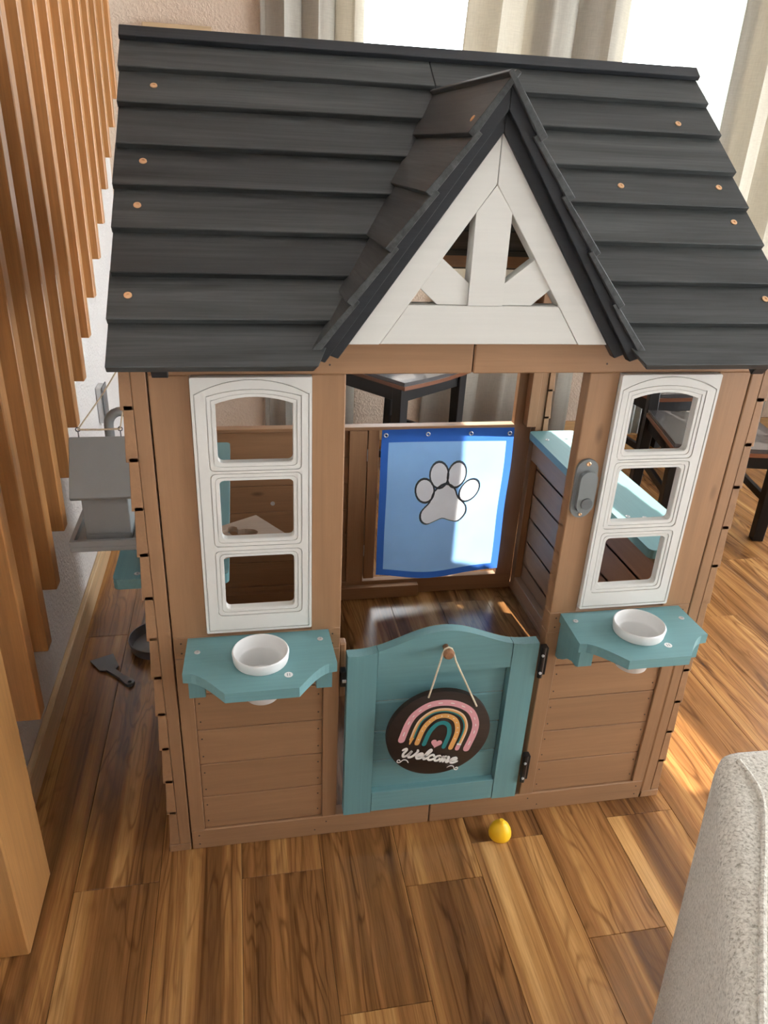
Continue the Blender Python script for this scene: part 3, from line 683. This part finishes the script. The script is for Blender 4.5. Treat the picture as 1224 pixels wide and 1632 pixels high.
# ------------------------------------------------------------------ paw-print flag in the rear doorway
FG = empty('paw_flag', (.25, .952, .08)); tag(FG, 'blue cloth flag with white paw print hanging in the rear doorway', 'flag')
def clothmat(name, c, tr=.55):
    t = NT(name); d = t.new('ShaderNodeBsdfDiffuse'); x = t.new('ShaderNodeBsdfTranslucent'); m = t.new('ShaderNodeMixShader'); m.inputs[0].default_value = tr
    v = t.coords((1, 1, 1)); n = t.noise(v, 9, 3); cc = t.ramp(n, [(.3, mul(c, .95)), (.7, mul(c, 1.04))])
    t.link(cc, d.inputs[0]); t.link(cc, x.inputs[0]); t.link(d.outputs[0], m.inputs[1]); t.link(x.outputs[0], m.inputs[2]); t.link(m.outputs[0], t.n['Material Output'].inputs[0]); return t.m
FBLUE = clothmat('flag_light_blue', (.30, .56, .98, 1), .52); FEDGE = clothmat('flag_royal_blue', (.05, .17, .62, 1), .5)
fx0, fx1, fz0, fz1 = .037, .464, .092, .606
def fpos(u, v, off=0.0):
    x = fx0+(fx1-fx0)*u; z = fz1+(fz0-fz1)*v
    z -= .022*math.sin(math.pi*u)*v**2
    y = .950 + .006*math.sin(u*9+1)*v + .004*math.sin(u*4+v*5) + .003*math.sin(v*11+u*2)
    return Vector((x, y-off, z))
def cloth(name, u0, u1, v0, v1, mat, nu, nv, off=0.0, th=.0012):
    bm = bmesh.new(); A = [[bm.verts.new(fpos(u0+(u1-u0)*i/nu, v0+(v1-v0)*j/nv, off)) for j in range(nv+1)] for i in range(nu+1)]
    for i in range(nu):
        for j in range(nv): bm.faces.new([A[i][j], A[i+1][j], A[i+1][j+1], A[i][j+1]])
    return finish(name, bm, mat, FG, True)
cloth('hem', 0, 1, 0, .085, FEDGE, 28, 4); cloth('hem', 0, 1, .955, 1, FEDGE, 28, 3); cloth('hem', 0, .055, .085, .955, FEDGE, 3, 32); cloth('hem', .945, 1, .085, .955, FEDGE, 3, 32)
PAWW = clothmat('flag_white', (.80, .85, .92, 1), .5); PAWG = clothmat('flag_grey', (.13, .15, .17, 1), .3)
def fxz(x, z): 
    u = (x-fx0)/(fx1-fx0); v = (z-fz1)/(fz0-fz1); return u, v
def patch(name, lp, mat, off):
    bm = bmesh.new(); c = (sum(p[0] for p in lp)/len(lp), sum(p[1] for p in lp)/len(lp))
    rings = [[bm.verts.new(fpos(*fxz(c[0]+(p[0]-c[0])*k, c[1]+(p[1]-c[1])*k), off)) for p in lp] for k in (1, .66, .33)]
    cv = bm.verts.new(fpos(*fxz(*c), off)); n = len(lp)
    for a, b in zip(rings, rings[1:]):
        for i in range(n): bm.faces.new([a[i], a[(i+1) % n], b[(i+1) % n], b[i]])
    for i in range(n): bm.faces.new([rings[-1][i], rings[-1][(i+1) % n], cv])
    return finish(name, bm, mat, FG, True)
def ring(name, la, lb, mat, off):
    bm = bmesh.new(); A = [bm.verts.new(fpos(*fxz(*p), off)) for p in la]; B = [bm.verts.new(fpos(*fxz(*p), off)) for p in lb]; n = len(la)
    for i in range(n): bm.faces.new([A[i], A[(i+1) % n], B[(i+1) % n], B[i]])
    return finish(name, bm, mat, FG, True)
pad = [(.248, .424), (.280, .410), (.297, .375), (.325, .345), (.328, .315), (.305, .290), (.275, .296), (.250, .305), (.225, .296), (.198, .286), (.178, .300), (.178, .330), (.203, .362), (.216, .400)]
def toe(cx, cz, rx, rz, a): return [(cx+rx*math.cos(t)*math.cos(a)-rz*math.sin(t)*math.sin(a), cz+rx*math.cos(t)*math.sin(a)+rz*math.sin(t)*math.cos(a)) for t in [i*math.pi/10 for i in range(20)]]
shapes = [crom(pad, 3, True), toe(.184, .402, .030, .040, .15), toe(.228, .454, .030, .043, .08), toe(.286, .454, .030, .043, -.15), toe(.333, .398, .030, .041, -.5)]
def inside(x, z, lp):
    r = False; n = len(lp)
    for a in range(n):
        (x1, z1), (x2, z2) = lp[a], lp[a-1]
        if (z1 > z) != (z2 > z) and x < (x2-x1)*(z-z1)/(z2-z1)+x1: r = not r
    return r
bm = bmesh.new(); NU, NV = 96, 110
G_ = [[(.055+.89*a/NU, .085+.87*b/NV) for b in range(NV+1)] for a in range(NU+1)]
Gv = [[bm.verts.new(fpos(*G_[a][b])) for b in range(NV+1)] for a in range(NU+1)]
for a in range(NU):
    for b in range(NV):
        u, v = G_[a][b]; u += .445/NU; v += .435/NV
        x, z = fx0+(fx1-fx0)*u, fz1+(fz0-fz1)*v
        if not any(inside(x, z, lp) for lp in shapes): bm.faces.new([Gv[a][b], Gv[a+1][b], Gv[a+1][b+1], Gv[a][b+1]])
bmesh.ops.delete(bm, geom=[v for v in bm.verts if not v.link_faces], context='VERTS')
finish('cloth', bm, FBLUE, FG, True)
for lp in shapes:
    c = (sum(p[0] for p in lp)/len(lp), sum(p[1] for p in lp)/len(lp))
    g = max(math.hypot(p[0]-c[0], p[1]-c[1]) for p in lp)
    ring('paw_outline', [(c[0]+(p[0]-c[0])*(1+.0045/g), c[1]+(p[1]-c[1])*(1+.0045/g)) for p in lp], [(c[0]+(p[0]-c[0])*(1-.003/g), c[1]+(p[1]-c[1])*(1-.003/g)) for p in lp], PAWG, .0022)
    patch('paw_pad', [(c[0]+(p[0]-c[0])*(1+.003/g), c[1]+(p[1]-c[1])*(1+.003/g)) for p in lp], PAWW, .0006)
for u in (.03, .345, .67, .965):
    p = fpos(u, .035, .002); bm = bmesh.new(); bm_tube(bm, [(p.x+.0055*math.cos(t), p.y, p.z+.0055*math.sin(t)) for t in [i*math.pi/7 for i in range(14)]], .002, 6, True); finish('grommet', bm, STEEL, FG, True)

# ------------------------------------------------------------------ curtains
def curtmat(name, c, tr, alpha=0.0):
    t = NT(name); d = t.new('ShaderNodeBsdfDiffuse'); x = t.new('ShaderNodeBsdfTranslucent'); m = t.new('ShaderNodeMixShader'); m.inputs[0].default_value = tr
    n = t.noise(t.coords((60, 60, 4)), 6, 3); n2 = t.noise(t.coords((4, 4, 60)), 6, 3); cc = t.ramp(t.math('MULTIPLY', t.math('ADD', n, n2), .5), [(.35, mul(c, .86)), (.6, c)])
    t.link(cc, d.inputs[0]); t.link(cc, x.inputs[0]); t.link(d.outputs[0], m.inputs[1]); t.link(x.outputs[0], m.inputs[2])
    if alpha:
        tp = t.new('ShaderNodeBsdfTransparent'); m2 = t.new('ShaderNodeMixShader'); m2.inputs[0].default_value = alpha
        t.link(m.outputs[0], m2.inputs[1]); t.link(tp.outputs[0], m2.inputs[2]); m = m2
    t.link(m.outputs[0], t.n['Material Output'].inputs[0]); return t.m
LINEN = curtmat('beige_linen', (.56, .53, .46, 1), .30); SHEER = curtmat('white_sheer', (.70, .74, .72, 1), .4, .12)
def curtain(name, x0, x1, y, folds, amp, mat, label, flare=0.0, flip=1, ph=0.0):
    bm = bmesh.new(); n = folds*14; m = 8; G = []
    for i in range(n+1):
        u = i/n; col = []
        for j in range(m+1):
            v = j/m; k = folds*2*math.pi*u+ph
            x = x0+(x1-x0)*u + .35*amp*math.sin(2*k+.6) - flare*(1-u)*(1-v)
            yy = y + amp*math.sin(k)*(1+.15*math.sin(3*v)) + .3*amp*math.sin(2.3*k+1)
            col.append(bm.verts.new((x, yy, .012+2.44*v)))
        G.append(col)
    for i in range(n):
        for j in range(m): bm.faces.new([G[i][j], G[i+1][j], G[i+1][j+1], G[i][j+1]])
    o = finish(name, bm, mat, None, True, base=True); md = o.modifiers.new('thick', 'SOLIDIFY'); md.thickness = .002
    return tag(o, label, 'curtain', 'curtains along the window wall')
curtain('curtain', -.25, .165, 2.42, 3, .026, LINEN, 'beige linen curtain hanging beside the textured wall and stair slats', .03)
curtain('curtain', .63, 1.34, 2.42, 3, .030, LINEN, 'wide beige linen curtain hanging between the two bright windows', .12, ph=1.0)
curtain('sheer_curtain', 1.60, 1.93, 2.447, 7, .010, SHEER, 'thin white sheer curtain in the window above the dining chair', 0)
curtain('curtain', 1.86, 2.5, 2.39, 3, .03, LINEN, 'beige linen curtain overlapping the white sheer curtain', 0, ph=.5)
# picture frame on the back wall
PF = empty('picture_frame', (-.575, YB-.012, 1.38)); tag(PF, 'light wooden picture frame hanging on the textured wall above the roof ridge', 'picture frame')
FRW = wood('light_frame_wood', (.62, .45, .27, 1), 'x', .1)
for nm, lo, hi in (('frame_rail', (-.715, YB-.03, 1.755), (-.445, YB-.002, 1.79)), ('frame_rail', (-.715, YB-.03, 1.38), (-.445, YB-.002, 1.41)), ('frame_stile', (-.715, YB-.03, 1.41), (-.685, YB-.002, 1.755)), ('frame_stile', (-.475, YB-.03, 1.41), (-.445, YB-.002, 1.755))): box(nm, lo, hi, FRW, PF, .002)
box('backing', (-.685, YB-.014, 1.41), (-.475, YB-.004, 1.755), plain('cream_card', (.7, .62, .5, 1), .8), PF, 0)
# metal box on the left wall
WB = empty('wall_box', (XW+.015, 1.6, .44)); tag(WB, 'slim grey metal box fixed to the white wall behind the birdhouse', 'wall box')
box('body', (XW, 1.53, .44), (XW+.022, 1.60, .572), STEEL, WB, .003); box('cover', (XW+.022, 1.527, .437), (XW+.027, 1.603, .575), GREYD, WB, .001)

# ------------------------------------------------------------------ dining chairs
BLK = wood('black_lacquered_wood', (.006, .0055, .0055, 1), 'z', .2, .38, .3, False); SEATB = wood('glossy_dark_seat', (.055, .05, .05, 1), 'x', .2, .22, .6, False); SEATE = wood('red_brown_seat_edge', (.16, .055, .022, 1), 'x', .2, .3, .5, False)
def chair(x, y, rz, h, label):
    c = empty('dining_chair', (x, y, 0)); c.rotation_euler.z = rz
    tag(c, label, 'chair', 'black dining chairs by the window')
    k = len([o for o in bpy.data.objects if o.name.startswith('dining_chair')])
    WL[c.name] = Vector((0, 0, 0))
    for sx in (-1, 1):
        hexa('leg', [(sx*.20-.022, -.215, 0), (sx*.20+.022, -.215, 0), (sx*.20+.022, -.175, 0), (sx*.20-.022, -.175, 0), (sx*.20-.025, -.22, h), (sx*.20+.025, -.22, h), (sx*.20+.025, -.17, h), (sx*.20-.025, -.17, h)], BLK, c, .002)
        hexa('leg', [(sx*.20-.02, .205, 0), (sx*.20+.02, .205, 0), (sx*.20+.02, .245, 0), (sx*.20-.02, .245, 0), (sx*.20-.022, .18, h), (sx*.20+.022, .18, h), (sx*.20+.022, .225, h), (sx*.20-.022, .225, h)], BLK, c, .002)
        hexa('back_post', [(sx*.20-.022, .18, h), (sx*.20+.022, .18, h), (sx*.20+.022, .225, h), (sx*.20-.022, .225, h), (sx*.20-.018, .27, .98), (sx*.20+.018, .27, .98), (sx*.20+.018, .30, .98), (sx*.20-.018, .30, .98)], BLK, c, .002)
        box('apron', (sx*.195-.012, -.17, h-.065), (sx*.195+.012, .18, h), BLK, c)
        box('stretcher', (sx*.20-.010, -.18, .16), (sx*.20+.010, .21, .19), BLK, c)
    box('apron', (-.175, -.208, h-.065), (.175, -.184, h), BLK, c); box('apron', (-.178, .188, h-.065), (.178, .212, h), BLK, c)
    lp = [(x_, -.245-.018*math.cos(x_/.23*1.5)) for x_ in [-.235+.47*i/10 for i in range(11)]] + [(.225, .18), (-.225, .18)]
    prism('seat_edge', lp, 'z', h, h+.016, SEATE, c, .002)
    lp2 = [(x_*.985, -.240-.018*math.cos(x_/.23*1.5)) for x_ in [-.235+.47*i/10 for i in range(11)]] + [(.221, .178), (-.221, .178)]
    prism('seat', lp2, 'z', h+.016, h+.032, SEATB, c, .003)
    for z in (.66, .80, .93):
        t = (z-h)/(.98-h); yy = .2025+.0825*t
        bm = bmesh.new(); pr = []
        q = [(x_, yy+.02*(1-(x_/.18)**2)) for x_ in [-.18+.36*i/8 for i in range(9)]]
        for x_, y_ in q: pr.append((x_, y_-.008))
        for x_, y_ in reversed(q): pr.append((x_, y_+.008))
        bm_prism(bm, pr, 'z', z-.03, z+.03); finish('back_slat', bm, BLK, c)
    WL[c.name] = Vector((x, y, 0))
    return c
chair(.307, 2.03, math.radians(37), .50, 'black dining chair seen through the rear doorway above the blue flag')
chair(1.53, 1.45, math.radians(-13), .38, 'black dining chair with red-brown seat edge beyond the doorbell side window')
chair(1.62, 2.02, math.radians(6), .42, 'black dining chair standing against the curtain behind the nearer chair')

# ------------------------------------------------------------------ armchair corner at the right
def boucle():
    t = NT('oatmeal_boucle'); v = t.coords((1, 1, 1), False); n = t.noise(v, 260, 4, .65, .5); vo = t.new('ShaderNodeTexVoronoi'); vo.inputs['Scale'].default_value = 300; t.link(v, vo.inputs['Vector'])
    h = t.math('ADD', t.math('MULTIPLY', n, 1.0), t.math('MULTIPLY', t.math('SUBTRACT', 1.0, vo.outputs['Distance']), .5))
    t.color(t.ramp(n, [(.33, (.30, .27, .215, 1)), (.47, (.58, .54, .465, 1)), (.66, (.76, .72, .64, 1))])); t.rough(.95, .15); t.bump(h, .5, .003)
    t.p.inputs['Sheen Weight'].default_value = .25; return t.m
BOU = boucle()
AC = empty('armchair', (.42, -.9, 0)); tag(AC, 'oatmeal boucle armchair corner with a stitched seam', 'armchair')
zt = .70
cx, cy = .214, -.526
U = Vector((.96, -.03, 0)).normalized(); Vv = Vector((-.50, -.86, 0)).normalized()
def AP(u, v, z): return Vector((cx, cy, 0)) + U*u + Vv*v + Vector((0, 0, z))
bm = bmesh.new()
c = [AP(.035, .02, .03), AP(.65, .02, .03), AP(.65, .9, .03), AP(.035, .9, .03), AP(0, 0, zt), AP(.65, 0, zt), AP(.65, .9, zt), AP(0, .9, zt)]
bm_hex(bm, c); bmesh.ops.bevel(bm, geom=bm.edges[:], offset=.035, segments=5, affect='EDGES', profile=.6)
finish('arm_block', bm, BOU, AC, True)
sm = [Vector(p) for p in ((.226, -.556, zt-.001), (.220, -.604, zt+.001), (.196, -.650, zt+.001), (.125, -.748, zt+.001), (.050, -.855, zt+.001), (-.030, -.970, zt+.001), (-.08, -1.04, zt+.001))]
tube('seam', [tuple(p) for p in crom([tuple(p) for p in sm], 6)], .004, BOU, AC, 8)
for u, v in ((.1, .1), (.6, .1), (.6, .8), (.1, .8)):
    p = AP(u, v, 0); bm = bmesh.new(); bm_lathe(bm, [(0, 0), (.02, 0), (.025, .05), (0, .05)], (p.x, p.y, 0), 16); finish('foot', bm, BLK, AC, True)
